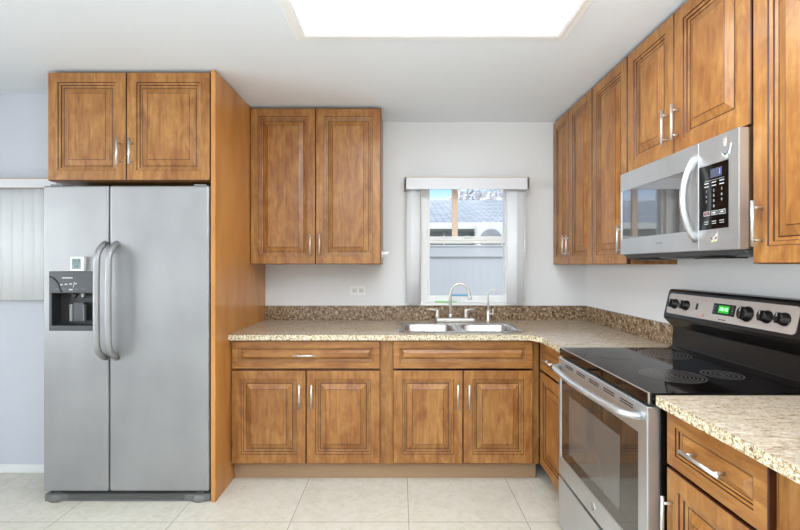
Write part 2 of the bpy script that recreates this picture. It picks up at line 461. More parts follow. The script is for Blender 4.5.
# ------------------------------------------------------------------ cabinets
def rail_door(parent, x0, x1, z0, z1, name='door', wm='wood', stile=0.055, yf=-0.020, small=False):
    """raised-panel front facing -y; front plane at yf, back at 0"""
    s = stile
    k = 0.55 if small else 1.0
    prof = [(0.0, 0.020, 0), (0.0, 0.0025, 1), (0.0025, 0.0, 1), (s, 0.0, 0), (s+0.0025*k, 0.004, 1), (s+0.014*k, 0.0055, 0), (s+0.0165*k, 0.010, 1),
            (s+0.026*k, 0.012, 0), (s+0.030*k, 0.012, 1), (s+0.060*k, 0.0015, 0), (s+0.0625*k, 0.0005, 1)]
    prof = prof if not small else prof[:-1]
    vs = []; fs0 = []; fs1 = []
    for (o_, dd, g) in prof:
        o_ = min(o_, min(x1-x0, z1-z0)/2-0.004)
        vs += [(x0+o_, yf+dd, z0+o_), (x1-o_, yf+dd, z0+o_), (x1-o_, yf+dd, z1-o_), (x0+o_, yf+dd, z1-o_)]
    for i in range(len(prof)-1):
        for q in range(4):
            a = i*4+q; c = i*4+(q+1) % 4
            (fs1 if prof[i+1][2] else fs0).append((a, c, c+4, a+4))
    n = (len(prof)-1)*4; fs0.append((n, n+1, n+2, n+3)); fs0.append((3, 2, 1, 0))
    b = MB(); b.add(vs, fs0, wm); b.f += [list(f) for f in fs1]; gi = b.mi('glaze_shade'); b.m += [gi]*len(fs1); b.sm += [False]*len(fs1)
    return b.build(name, parent)

def bar_handle(parent, c, length, vertical=True, yf=-0.020, off=0.032):
    b = MB(); h = length/2; q = h-0.022
    if vertical:
        b.cyl((c[0], yf-off, c[1]-h), (c[0], yf-off, c[1]+h), 0.0058, 'chrome', 16)
        for sg in (-1, 1): b.cyl((c[0], yf, c[1]+sg*q), (c[0], yf-off, c[1]+sg*q), 0.0042, 'chrome', 12)
    else:
        b.cyl((c[0]-h, yf-off, c[1]), (c[0]+h, yf-off, c[1]), 0.0058, 'chrome', 16)
        for sg in (-1, 1): b.cyl((c[0]+sg*q, yf, c[1]), (c[0]+sg*q, yf-off, c[1]), 0.0042, 'chrome', 12)
    return b.build('handle', parent)

def base_cabinet(label, loc, rotz, w, d, doors, drawers, zt=0.873, group='base cabinets', kick_l=0, kick_r=0, hollow=False):
    """doors: (x0,x1,handle_x or None); drawers: (x0,x1,handle?)"""
    t = thing('base_cabinet', label, 'cabinet', loc, rotz, group)
    b = MB()
    if hollow:
        b.plate_hole(0, w, 0.112, zt, 0.0, 0.019, 0.05, w-0.05, 0.15, zt-0.02, 'wood')
        for (a, c) in ((0.0, 0.018), (w-0.018, w)): b.box(a, c, 0.019, d, 0.112, zt, 'wood')
        b.box(0.018, w-0.018, 0.019, d, 0.112, 0.130, 'wood')
    else: b.box(0, w, 0.0, d, 0.112, zt, 'wood')
    b.build('body', t)
    b = MB(); b.box(-kick_l, w+kick_r, 0.055, 0.075, 0.0, 0.112, 'kick'); b.build('toe_kick', t)
    for (x0, x1, hx) in doors:
        o = rail_door(t, x0, x1, 0.124, 0.688, stile=0.055)
        if hx is not None: bar_handle(o, (hx, 0.535), 0.145)
    for (x0, x1, hh) in drawers:
        o = rail_door(t, x0, x1, 0.697, 0.866, name='drawer', wm='wood_h', stile=0.040, small=True)
        if hh: bar_handle(o, ((x0+x1)/2, 0.782), hh if hh > 0.05 else 0.14, False)
    return t

YB = 2.56  # carcass front of the back run (doors at 2.54)
base_cabinet('wooden base cabinet with one drawer over two doors beside the tall fridge panel', (-1.03, YB, 0), 0, 0.95, D-YB-0.002,
             [(0.012, 0.4605, 0.427), (0.4635, 0.909, 0.500)], [(0.012, 0.909, 0.14)])
base_cabinet('wooden base cabinet under the sink with a false drawer front and two doors', (-0.08, YB, 0), 0, 0.925, D-YB-0.002,
             [(0.038, 0.4595, 0.427), (0.4625, 0.884, 0.495)], [(0.038, 0.884, 0)], hollow=True)
XB = 0.865  # carcass front of the right run (doors at .845)
base_cabinet('narrow wooden base cabinet in the corner between the sink run and the stove', (XB, 2.555, 0), R90, 0.435, WX-XB-0.002,
             [(0.02, 0.425, None)], [(0.02, 0.425, 0.12)], kick_l=0)
base_cabinet('wooden base cabinet with a drawer and a door right beside the stove', (XB, 1.335, 0), R90, 0.375, WX-XB-0.002,
             [(0.004, 0.371, 0.032)], [(0.004, 0.371, 0.15)])
base_cabinet('wooden base cabinet nearest the viewer at the right edge', (XB, 0.958, 0), R90, 0.62, WX-XB-0.002,
             [(0.075, 0.345, None), (0.35, 0.61, None)], [(0.075, 0.61, 0)])

def wall_cabinet(label, loc, rotz, w, h, d, doors, group='wall cabinets', hz=0.13, hl=0.15):
    t = thing('wall_cabinet', label, 'cabinet', loc, rotz, group)
    b = MB(); b.box(0, w, 0.0, d, 0.0, h, 'wood'); b.build('body', t, bevel=0.001)
    for (x0, x1, hx) in doors:
        o = rail_door(t, x0, x1, 0.002, h-0.004, stile=0.055)
        if hx is not None: bar_handle(o, (hx, hz), hl)
    return t
wall_cabinet('tall two-door wooden wall cabinet left of the window', (-1.03, 2.905, 1.330), 0, 0.90, 1.075, D-2.905-0.002, [(0.004, 0.4485, 0.418), (0.4515, 0.896, 0.482)])
XU = 1.19
H3 = 1.078; U0 = 1.328
wall_cabinet('two-door wooden wall cabinet right of the window, in the corner', (XU, 3.21, U0), R90, 0.65, H3, WX-XU-0.002, [(0.004, 0.298, 0.266), (0.301, 0.647, 0.332)])
wall_cabinet('single-door wooden wall cabinet immediately beyond the microwave', (XU, 2.559, U0), R90, 0.395, H3, WX-XU-0.002, [(0.003, 0.392, 0.357)])
wall_cabinet('short two-door wooden wall cabinet directly above the microwave', (XU, 2.163, 1.793), R90, 0.765, H3-(1.793-U0), WX-XU-0.002, [(0.003, 0.3665, 0.335), (0.3695, 0.762, 0.402)])
wall_cabinet('wooden wall cabinet nearest the viewer, right of the microwave', (XU, 1.396, U0), R90, 0.48, H3, WX-XU-0.002, [(0.003, 0.477, 0.040)])
t = wall_cabinet('short two-door wooden cabinet above the refrigerator', (-1.975, 2.37, 1.797), 0, 0.918, 0.610, D-2.37-0.002, [(0.004, 0.4425, 0.410), (0.4455, 0.912, 0.478)], hz=0.155, hl=0.145)
b = MB(); b.box(-1.056, -1.031, 2.345, D-0.001, 0.0, 2.412, 'panel'); o = b.build('end_panel', bevel=0.0015)
o['label'] = 'tall plain wooden panel on the right side of the refrigerator'; o['category'] = 'panel'

# ------------------------------------------------------------------ countertops and splashes
CT0, CT1 = 0.874, 0.906
SX0, SX1, SY0, SY1 = 0.0, 0.765, 2.618, 2.985     # sink cut-out
b = MB(); XE = 0.822
yf = 2.512; yb = D-0.002; xr = WX-0.002
def slab(b, poly):
    b.prism(poly, CT0, CT1, 'granite_edge', 'z')
# top faces granite, vertical faces speckled edge
def slab2(b, x0, x1, y0, y1):
    v = [(x0,y0,CT0),(x1,y0,CT0),(x1,y1,CT0),(x0,y1,CT0),(x0,y0,CT1),(x1,y0,CT1),(x1,y1,CT1),(x0,y1,CT1)]
    b.add(v, [(4,5,6,7)], 'granite'); b.add(v, [(3,2,1,0),(0,1,5,4),(1,2,6,5),(2,3,7,6),(3,0,4,7)], 'granite_edge')
def eased(b, p0, p1, nrm):
    """eased front edge: small chamfer of polished stone along the top edge"""
    pass
slab2(b, -1.029, SX0, yf, yb); slab2(b, SX0, SX1, yf, SY0); slab2(b, SX0, SX1, SY1, yb); slab2(b, SX1, xr, yf, yb)
slab2(b, XE, xr, 2.113, yf)
# clipped inner corner
v = [(XE-0.05,yf,CT0),(XE,yf-0.075,CT0),(XE,yf,CT0),(XE-0.05,yf,CT1),(XE,yf-0.075,CT1),(XE,yf,CT1)]
b.add(v, [(3,4,5)], 'granite'); b.add(v, [(0,2,1),(0,1,4,3)], 'granite_edge')
tag(b.build('countertop', fix=False), 'L-shaped speckled granite countertop running under the window to the stove', 'countertop')
b = MB(); slab2(b, XE, xr, 0.33, 1.349); tag(b.build('countertop', fix=False), 'granite countertop right of the stove, nearest the viewer', 'countertop')
b = MB(); b.box(-1.029, WX-0.002, D-0.024, D-0.002, CT1+0.0005, 1.014, 'granite_splash'); tag(b.build('backsplash', bevel=0.002), 'low brown granite backsplash under the window', 'backsplash')
b = MB(); b.box(WX-0.024, WX-0.002, 2.113, D-0.0245, CT1+0.0005, 1.014, 'granite_splash'); tag(b.build('backsplash', bevel=0.002), 'low granite backsplash on the right wall in the corner beyond the stove', 'backsplash')
b = MB(); b.box(WX-0.024, WX-0.002, 0.33, 1.349, CT1+0.0005, 1.014, 'granite_splash'); tag(b.build('backsplash', bevel=0.002), 'low granite backsplash on the right wall, nearest the viewer', 'backsplash')

# ------------------------------------------------------------------ sink
def superloop(cx, cy, hx, hy, n, z, N=40):
    out = []
    for k in range(N):
        a = 2*math.pi*k/N; c, s_ = math.cos(a), math.sin(a)
        out.append((cx+hx*math.copysign(abs(c)**(2/n), c), cy+hy*math.copysign(abs(s_)**(2/n), s_), z))
    return out
M['sink'] = steel('sink_steel', (214,214,214), 0.28, (60, 3, 3), 0.05)
t = thing('kitchen_sink', 'stainless double-bowl sink set in the granite below the window', 'sink', ((SX0+SX1)/2, (SY0+SY1)/2, CT1))
cx0, cy0 = (SX0+SX1)/2, (SY0+SY1)/2
for (a0, a1) in ((SX0-cx0, -0.001), (0.001, SX1-cx0)):
    b = MB(); mx_, hx = (a0+a1)/2, (a1-a0)/2; hy = (SY1-SY0)/2
    loops = [superloop(mx_, 0, hx+0.0, hy, 60, 0.003), superloop(mx_, 0, hx-0.022, hy-0.024, 7, 0.004), superloop(mx_, 0, hx-0.030, hy-0.032, 6, -0.006),
             superloop(mx_, 0, hx-0.036, hy-0.038, 5, -0.15), superloop(mx_, 0, hx-0.07, hy-0.07, 4, -0.18), superloop(mx_, 0, 0.045, 0.045, 2, -0.182)]
    vs = [p for lp in loops for p in lp]; fs = []
    for i in range(len(loops)-1):
        for k in range(40):
            a = i*40+k; c = i*40+(k+1) % 40; fs.append((a, c, c+40, a+40))
    b.add(vs, fs, 'sink', True); b.build('bowl', t, fix=False)
    b = MB(); b.lathe([(0.044, -0.183), (0.046, -0.180), (0.02, -0.186)], (mx_, 0, 0), 'chrome'); b.build('drain', t)
b = MB(); N = 40; o1 = superloop(0, 0, (SX1-SX0)/2+0.018, (SY1-SY0)/2+0.016, 12, 0.0008); o2 = superloop(0, 0, (SX1-SX0)/2+0.012, (SY1-SY0)/2+0.010, 14, 0.005); o3 = superloop(0, 0, (SX1-SX0)/2-0.004, (SY1-SY0)/2-0.004, 40, 0.003)
fs = []
for i in range(2):
    for k in range(N): fs.append((i*N+k, i*N+(k+1) % N, (i+1)*N+(k+1) % N, (i+1)*N+k))
b.add(o1+o2+o3, fs, 'sink', True); b.build('rim', t, fix=False)

# faucet
t = thing('kitchen_faucet', 'brushed gooseneck kitchen faucet with two lever handles behind the sink', 'faucet', (0.40, 3.085, CT1))
b = MB(); b.box(-0.135, 0.145, -0.028, 0.028, 0.0, 0.030, 'nickel'); b.build('base_plate', t, bevel=0.010, seg=3)
b = MB(); pts = [(-0.03, 0, 0.03), (-0.03, 0, 0.20)]
for k in range(1, 19):
    a = math.pi - math.pi*k/18*1.04; pts.append((0.038+0.068*math.cos(a), -0.02*k/18, 0.20+0.083*math.sin(a)))
pts.append((0.110, -0.022, 0.180))
b.tube(pts, 0.0105, 'nickel', 14); b.cyl((0.110, -0.022, 0.188), (0.111, -0.023, 0.168), 0.0135, 'nickel', 16); b.cyl((-0.03, 0, 0.028), (-0.03, 0, 0.06), 0.016, 'nickel', 16)
b.build('spout', t)
for sg, x in ((-1, -0.125), (1, 0.085)):
    b = MB(); b.tube([(x, 0, 0.028), (x, 0, 0.05), (x, 0, 0.075), (x, 0, 0.09)], 0.015, 'nickel', 16, rs=[0.018, 0.014, 0.012, 0.015])
    b.tube([(x+0.012*(-sg if sg < 0 else -1), 0, 0.088), (x+(-0.065 if sg < 0 else 0.06), -0.005, 0.096)], 0.006, 'nickel', 12, rs=[0.0075, 0.0055])
    b.build('lever', t)
t = thing('filter_faucet', 'slim water filter tap with a small curved spout, right of the main faucet', 'faucet', (0.648, 3.085, CT1))
b = MB(); pts = [(0, 0, 0.0), (0, 0, 0.20)]
for k in range(1, 15):
    a = math.pi - math.pi*k/14*0.92; pts.append((0.030+0.030*math.cos(a), -0.01*k/14, 0.20+0.040*math.sin(a)))
b.tube(pts, 0.0058, 'nickel', 12); b.build('spout', t)
b = MB(); b.tube([(0, 0, 0), (0, 0, 0.012), (0, 0, 0.06), (0, 0, 0.09)], 0.012, 'nickel', 16, rs=[0.02, 0.013, 0.012, 0.009]); b.build('base', t)
b = MB(); b.tube([(0.008, 0, 0.062), (0.032, -0.002, 0.062)], 0.0055, 'nickel', 12); b.tube([(0.033, -0.002, 0.050), (0.035, -0.002, 0.098)], 0.0045, 'nickel', 10); b.build('lever', t)

# ------------------------------------------------------------------ refrigerator
t = thing('refrigerator', 'stainless steel side-by-side refrigerator with in-door water dispenser', 'refrigerator', (-1.99, 2.34, 0))
FW = 0.925; SE = 0.3675
b = MB(); b.box(0.006, FW-0.006, 0.075, 0.72, 0.02, 1.755, 'grey'); b.build('body', t, bevel=0.006)
DX0, DX1, DZ0, DZ1 = 0.036, 0.300, 0.958, 1.290
b = MB(); b.plate_hole(0.0, SE-0.003, 0.062, 1.768, 0.0, 0.062, DX0+0.01, DX1-0.01, DZ0+0.01, DZ1-0.01, 'fridge'); ld = b.build('door', t, bevel=0.012, seg=4, label='freezer door with dispenser')
b = MB(); b.box(SE+0.003, FW, 0.0, 0.062, 0.062, 1.768, 'fridge'); rd = b.build('door', t, bevel=0.012, seg=4)
def fridge_handle(door, x):
    b = MB(); pts = []
    z0, z1 = 0.805, 1.448
    n = 30
    for k in range(n+1):
        u = k/n; z = z0+(z1-z0)*u
        e_ = min(u, 1-u)*(z1-z0)
        y = 0.004-0.068*(1-math.exp(-(e_/0.032)**1.3)) - 0.006*math.sin(math.pi*u)
        pts.append((x, y, z))
    b.tube(pts, 0.0145, 'fridge', 16, sy=1.15)
    return b.build('handle', door)
fridge_handle(ld, 0.348); fridge_handle(rd, 0.412)
# dispenser: bezel with recessed bay
b = MB(); b.plate_hole(DX0, DX1, DZ0, DZ1, -0.004, 0.01, DX0+0.016, DX1-0.012, DZ0+0.03, 1.168, 'dark')
dsp = b.build('dispenser', t, bevel=0.004, label='dark grey water and ice dispenser')
b = MB(); x0, x1, z0, z1 = DX0+0.016, DX1-0.012, DZ0+0.03, 1.168
v = [(x0,0.0,z0),(x1,0.0,z0),(x1,0.0,z1),(x0,0.0,z1),(x0,0.06,z0),(x1,0.06,z0),(x1,0.06,z1),(x0,0.06,z1)]
b.add(v, [(4,5,6,7),(0,1,5,4),(1,2,6,5),(2,3,7,6),(3,0,4,7)], 'darker'); b.build('bay', dsp)
b = MB(); b.box(x0+0.075, x0+0.092, 0.025, 0.04, z0+0.02, z0+0.115, 'grey'); b.box(x0+0.092, x0+0.15, 0.03, 0.045, z0+0.02, z0+0.125, 'dark'); b.box(x0+0.155, x0+0.163, 0.02, 0.04, z0+0.02, z0+0.115, 'grey'); b.build('paddle', dsp, bevel=0.003)
b = MB(); b.tube([(x0+0.15, 0.03, z1), (x0+0.148, 0.03, z1-0.025)], 0.008, 'lgrey', 12, rs=[0.012, 0.005]); b.tube([(x0+0.11, 0.03, z1-0.002), (x0+0.10, 0.025, z1-0.03)], 0.01, 'darker', 10, rs=[0.018, 0.010]); b.build('nozzle', dsp)
b = MB()
b.box(0.112, 0.170, -0.0055, -0.004, 1.250, 1.257, 'lgrey')
for k in range(4):
    x = 0.100+k*0.026; b.box(x, x+0.015, -0.0055, -0.004, 1.212+0.002*k, 1.219+0.002*k, 'lgrey')
for k in range(5):
    x = 0.075+k*0.035; b.box(x, x+0.020, -0.0052, -0.004, 1.190, 1.1925, 'grey')
b.box(0.150, 0.170, -0.0055, -0.004, 1.184, 1.192, 'lgrey')
b.add([(0.172,-0.0055,1.20),(0.176,-0.0055,1.20),(0.182,-0.0055,1.232),(0.179,-0.0055,1.232)], [(0,1,2,3)], 'lgrey')
b.build('markings', dsp)
b = MB(); b.tube([(DX0+0.004, -0.004, 1.262), (DX0+0.03, -0.006, 1.25), (DX0+0.055, -0.006, 1.222), (DX0+0.062, -0.005, 1.19), (DX0+0.072, -0.004, 1.175)], 0.0035, 'darker', 8); b.build('curved_trim', dsp)
# grille
b = MB(); b.box(0.0, FW, 0.012, 0.10, 0.002, 0.040, 'grille'); b.box(0.02, FW-0.02, 0.03, 0.10, 0.040, 0.060, 'darker')
for k in range(3): b.box(0.13, FW-0.14, 0.010, 0.020, 0.014+k*0.010, 0.018+k*0.010, 'darker')
b.build('grille', t, bevel=0.004)
for x in (0.06, FW-0.06):
    b = MB(); b.lathe([(0.058, 0.0), (0.060, 0.012), (0.050, 0.03), (0.03, 0.048)], (x, 0.056, 0.001), 'grille', 24); b.build('foot', t)
for x in (0.06, FW-0.06):
    b = MB(); b.box(x-0.035, x+0.035, 0.02, 0.10, 1.769, 1.779, 'grey'); b.build('hinge_cover', t, bevel=0.003)
# thermometer
t = thing('digital_thermometer', 'small white digital thermometer stuck on the refrigerator above the dispenser', 'thermometer', (-1.783, 2.3355, 1.291))
b = MB(); b.box(-0.038, 0.038, -0.018, 0.0035, 0.0, 0.080, 'white'); b.build('case', t, bevel=0.004, seg=3)
b = MB(); b.box(-0.028, 0.022, -0.0188, -0.0178, 0.012, 0.070, 'lcd'); sc = b.build('screen', t)
text('20.8', 0.024, 'lcd_digit', sc, (-0.003, -0.0190, 0.055), name='digits'); text('54', 0.024, 'lcd_digit', sc, (-0.003, -0.0190, 0.026), name='digits')
b = MB(); b.box(-0.026, 0.020, -0.0192, -0.0187, 0.0395, 0.0415, 'lcd_digit'); b.build('divider', sc)

# ------------------------------------------------------------------ range
SY_F = 2.111; SW = 0.757
t = thing('range', 'stainless and black electric range with glass cooktop and raised control panel', 'stove', (0.797, SY_F, 0), R90)
# local: x 0..SW (towards viewer), y 0 front .. 0.63 back
BK = WX-0.797-0.004
b = MB(); b.box(0.004, SW-0.004, 0.043, BK, 0.02, 0.895, 'black'); b.box(0.02, SW-0.02, 0.08, BK-0.05, 0.0, 0.02, 'black'); b.build('body', t, bevel=0.003)
b = MB(); b.box(0.0, SW, 0.016, BK-0.03, 0.896, 0.911, 'cook_glass'); ct = b.build('cooktop', t, bevel=0.003)
b = MB(); b.box(0.0, SW, 0.004, 0.018, 0.876, 0.912, 'black_glass'); b.build('front_lip', t, bevel=0.003)
b = MB(); b.box(0.0, SW, 0.0035, 0.0065, 0.911, 0.9145, 'steel'); b.box(SW-0.002, SW+0.001, 0.003, 0.008, 0.876, 0.914, 'steel'); b.build('lip_trim', t)
def burner(cx, cy, r, rings):
    b = MB(); N = 48
    b.add([(cx+r*math.cos(2*math.pi*i/N), cy+r*math.sin(2*math.pi*i/N), 0.9113) for i in range(N)], [tuple(range(N))], 'disc')
    for k in range(rings):
        ro = r*(1-k/(rings+0.6)); ri = ro-0.0028 if k else ro-0.0035
        vs = []; fs = []
        for i in range(N):
            a = 2*math.pi*i/N; vs += [(cx+ro*math.cos(a), cy+ro*math.sin(a), 0.9116), (cx+ri*math.cos(a), cy+ri*math.sin(a), 0.9116)]
        for i in range(N):
            a = 2*i; c = 2*((i+1) % N); fs.append((a, c, c+1, a+1))
        b.add(vs, fs, 'ring')
    b.box(cx-0.014, cx+0.014, cy-0.003, cy+0.003, 0.9113, 0.9117, 'ring')
    return b.build('burner', t, fix=False)
LOC = lambda X, Y: (SY_F-Y, X-0.797)
for X, Y, r, n in ((0.975, 1.93, 0.085, 6), (1.225, 1.95, 0.108, 7), (1.02, 1.575, 0.108, 8), (1.215, 1.585, 0.068, 4)):
    lx, ly = LOC(X, Y); burner(lx, ly, r, n)
# oven door: steel frame with dark window
wx0, wx1, wz0, wz1 = 0.028, SW-0.055, 0.375, 0.765
b = MB(); b.plate_hole(0.0, SW, 0.283, 0.866, 0.0, 0.042, wx0, wx1, wz0, wz1, 'steel'); od = b.build('oven_door', t, bevel=0.004, seg=3)
b = MB(); b.box(wx0, wx1, 0.004, 0.030, wz0, wz1, 'oven_glass'); b.build('window', od)
M['inner_glass'] = mat('oven_inner_glass', (92,91,88), 0.05, spec=1.0, coat=0.5)
b = MB(); b.box(wx0+0.095, wx1-0.12, 0.0032, 0.0042, wz0+0.055, wz1-0.062, 'inner_glass'); b.build('clear_area', od)
b = MB()
for k in range(5):
    x = 0.09+k*0.125
    for dz in (0.0, 0.009): b.box(x, x+0.085, -0.0006, 0.002, 0.846+dz-0.012, 0.8505+dz-0.012, 'gap')
b.build('vents', od)
b = MB(); pts = []
for k in range(25):
    u = k/24; x = 0.012+(SW-0.05)*u; e_ = min(u, 1-u)
    y = 0.004-0.042*(1-math.exp(-(e_/0.03)**1.2)) - 0.026*math.sin(math.pi*u)
    pts.append((x, y, 0.822))
b.tube(pts, 0.0125, 'steel', 16, sy=1.35); b.build('handle', od)
b = MB(); b.lathe([(0.0185, 0.0), (0.0185, -0.002), (0.0165, -0.003)], (SW/2, 0, 0.328), 'chrome', 28, 'y'); b.lathe([(0.0145, -0.0031), (0.0145, -0.0036)], (SW/2, 0, 0.328), 'grey', 28, 'y'); bd = b.build('badge', od)
text('GE', 0.017, 'chrome', bd, (SW/2, -0.0040, 0.328), name='monogram')
b = MB(); b.box(0.0, SW, 0.0, 0.042, 0.028, 0.268, 'steel'); b.build('storage_drawer', t, bevel=0.004, seg=3)
# backguard
gy0 = BK-0.105
b = MB(); b.prism([(gy0+0.02, 0.911), (gy0+0.045, 0.925), (gy0+0.05, 1.015), (gy0+0.005, 1.06), (gy0+0.003, 1.075), (gy0+0.030, 1.195), (gy0+0.040, 1.205), (BK-0.002, 1.205), (BK-0.002, 0.90), (gy0+0.02, 0.90)], 0.0, SW, 'black', 'x')
bg = b.build('backguard', t, bevel=0.003, label='black enamel backguard')
# panel plane slopes from (gy0+.003,1.075) to (gy0+.03,1.195)
ang = math.atan2(0.027, 0.12)
pn = bpy.data.objects.new('control_panel', None)
def on_panel(mb, name, parent, bevel=0, label=None):
    # local panel coords: x along width, z up the slope, y depth -> rotate about x
    rot = Matrix.Rotation(-ang, 4, 'X'); org = Vector((0, gy0+0.003, 1.075))
    mb.v = [tuple(org + (rot @ Vector(p))) for p in mb.v]
    return mb.build(name, parent, bevel=bevel, label=label)
x0, x1, z0, z1, r = 0.02, SW-0.055, 0.014, 0.112, 0.014
poly = []
for (cx, cz, a0) in ((x1-r, z1-r, 0), (x0+r, z1-r, 90), (x0+r, z0+r, 180), (x1-r, z0+r, 270)):
    for k in range(6):
        a = math.radians(a0+k*18); poly.append((cx+r*math.cos(a), cz+r*math.sin(a)))
b = MB(); b.prism(poly, -0.003, 0.001, 'bisque', 'y'); cp = on_panel(b, 'control_panel', t, label='beige metal control panel')
def knob(x, r=0.0215):
    b = MB(); b.lathe([(r+0.003, 0.0), (r+0.003, -0.003), (r, -0.005), (r*0.92, -0.024), (r*0.8, -0.026)], (x, -0.003, 0.062), 'black', 28, 'y')
    b.box(x-0.0055, x+0.0055, -0.034, -0.024, 0.062-r*0.9, 0.062+r*0.9, 'black')
    k = on_panel(b, 'knob', t)
    b = MB(); b.box(x-0.001, x+0.001, -0.0348, -0.0338, 0.062+r*0.2, 0.062+r*0.88, 'lgrey'); on_panel(b, 'pointer', k)
kx = lambda px: SY_F-561/(px-400)
for px, r in ((675.5, 0.0215), (686.5, 0.0215), (747.5, 0.027), (767.5, 0.0215), (785, 0.0215)): knob(kx(px), r)
b = MB(); xk = kx(747.5)
for k in range(18):
    a = 2*math.pi*k/18; b.box(xk+0.031*math.cos(a)-0.001, xk+0.031*math.cos(a)+0.001, -0.0040, -0.003, 0.062+0.031*math.sin(a)-0.001, 0.062+0.031*math.sin(a)+0.001, 'black')
on_panel(b, 'dial_marks', cp)
b = MB(); b.box(kx(696.5), kx(696.5)+0.010, -0.006, -0.002, 0.050, 0.078, 'black'); on_panel(b, 'rocker_switch', cp, 0.001)
b = MB(); b.box(kx(704.5), kx(704.5)+0.005, -0.004, -0.002, 0.090, 0.096, 'red'); on_panel(b, 'indicator', cp, label='red marker')
b = MB(); b.box(kx(704.5), kx(704.5)+0.005, -0.004, -0.002, 0.022, 0.034, 'red'); on_panel(b, 'indicator', cp, label='red marker')
dx0, dx1 = kx(713.5), kx(735.5)
b = MB(); b.box(dx0-0.003, dx1, -0.0045, -0.002, 0.040, 0.092, 'lgrey'); on_panel(b, 'display_surround', cp, 0.001)
b = MB(); b.box(dx0, dx1, -0.0065, -0.002, 0.042, 0.090, 'black'); on_panel(b, 'clock_display', cp, 0.002)
ga, gb = dx0+(dx1-dx0)*0.28, dx0+(dx1-dx0)*0.76
b = MB(); b.box(ga, gb, -0.0072, -0.006, 0.051, 0.082, 'green_led'); on_panel(b, 'screen', cp, label='glowing green clock screen')
for px_ in (dx0+0.006, dx1-0.016):
    for zz in (0.050, 0.062, 0.074):
        b = MB(); b.box(px_, px_+0.010, -0.0072, -0.006, zz, zz+0.006, 'dark'); on_panel(b, 'button', cp)
rot = Matrix.Rotation(-ang, 4, 'X'); p_ = Vector((0, gy0+0.003, 1.075)) + rot @ Vector(((ga+gb)/2, -0.0075, 0.0665))
text('10:48', 0.022, 'led_digit', cp, p_, rot=(math.radians(90)-ang, 0, 0), name='digits', sx=0.95)
b = MB()
for k in range(8): b.box((dx0+dx1)/2-0.02+k*0.005, (dx0+dx1)/2-0.02+k*0.005+0.0036, -0.0036, -0.0028, 0.021, 0.026-(0.0012 if k % 2 else 0), 'sdark')
on_panel(b, 'maker_mark', cp)

# ------------------------------------------------------------------ microwave
MX, MY = 1.13, 2.155
MW, MZ0, MZ1 = 0.755, 1.378, 1.786
t = thing('microwave', 'stainless over-the-range microwave with curved handle mounted over the stove', 'microwave', (MX, MY, MZ0), R90)
MH = MZ1-MZ0; MD = WX-MX-0.004
b = MB(); b.box(0.002, MW-0.002, 0.032, MD, 0.0, MH, 'steel_side'); b.build('body', t, bevel=0.003)
b = MB(); b.prism([(0.015, 0.0), (MD, 0.0), (MD, -0.022), (0.07, -0.026), (0.03, -0.018)], 0.004, MW-0.004, 'dark', 'x'); hb = b.build('underside', t, bevel=0.002)
b = MB(); b.box(0.50, 0.66, 0.03, 0.11, -0.029, -0.0245, 'black'); b.box(0.08, 0.24, 0.03, 0.11, -0.029, -0.0245, 'black'); b.box(0.30, 0.46, 0.05, 0.15, -0.028, -0.0245, 'grey'); b.build('grease_filter', hb)
my = lambda px: MY-474.6/(px-400)
ds = my(698.5)
b = MB(); b.plate_hole(0.0, ds, 0.0, MH, 0.0, 0.032, 0.014, my(688), 1.457-MZ0, 1.697-MZ0, 'steel'); md = b.build('door', t, bevel=0.003, seg=3)
b = MB(); b.box(0.014, my(688), 0.003, 0.025, 1.457-MZ0, 1.697-MZ0, 'mirror_glass'); b.build('window', md)
b = MB()
for k in range(7): b.box(my(656)+k*0.0062, my(656)+k*0.0062+0.0045, -0.0006, 0.001, 1.418-MZ0, 1.424-MZ0, 'grey')
b.build('maker_mark', md)
b = MB(); pts = []
for k in range(21):
    u = k/20; z = 1.420+(1.738-1.420)*u - MZ0
    pts.append((my(695.5), 0.004-0.050*math.sin(math.pi*u)**0.75, z))
b.tube(pts, 0.015, 'steel', 16, sy=0.85); b.build('handle', md)
b = MB(); b.plate_hole(ds+0.001, MW, 0.0, MH, 0.0, 0.032, ds+0.004, my(728.5), 1.455-MZ0, 1.690-MZ0, 'steel'); b.build('control_frame', t, bevel=0.004, seg=3)
px0, px1 = ds+0.004, my(728.5)
b = MB(); b.box(px0, px1, -0.001, 0.025, 1.455-MZ0, 1.690-MZ0, 'black_glass'); kp = b.build('keypad', t, bevel=0.001)
L = px1-px0
zz = lambda z: z-MZ0
b = MB(); b.box(px0+0.42*L, px0+0.80*L, -0.0018, -0.0008, zz(1.640), zz(1.672), 'mw_lcd'); b.build('screen', kp)
text('1', 0.026, 'digit', kp, (px0+0.74*L, -0.0024, zz(1.656)), name='digits')
b = MB()
cols = [0.20, 0.46, 0.72]
for r_, z in enumerate((1.622, 1.610)):
    for c_ in cols: b.box(px0+c_*L, px0+c_*L+0.15*L, -0.0014, -0.0008, zz(z), zz(z)+0.0035, 'lgrey')
b.box(px0+0.20*L, px0+0.88*L, -0.0013, -0.0008, zz(1.6315), zz(1.6325), 'lgrey')
for c_ in cols:
    for zq in (1.482, 1.474): b.box(px0+c_*L, px0+c_*L+0.15*L, -0.0014, -0.0008, zz(zq), zz(zq)+0.0022, 'lgrey')
b.build('key_printing', kp)
for i, ch in enumerate('123456789'):
    text(ch, 0.013, 'lgrey', kp, (px0+(cols[i % 3]+0.075)*L, -0.0016, zz(1.594-0.019*(i//3))), name='number_key')
text('0', 0.013, 'lgrey', kp, (px0+(cols[1]+0.075)*L, -0.0016, zz(1.537)), name='number_key')
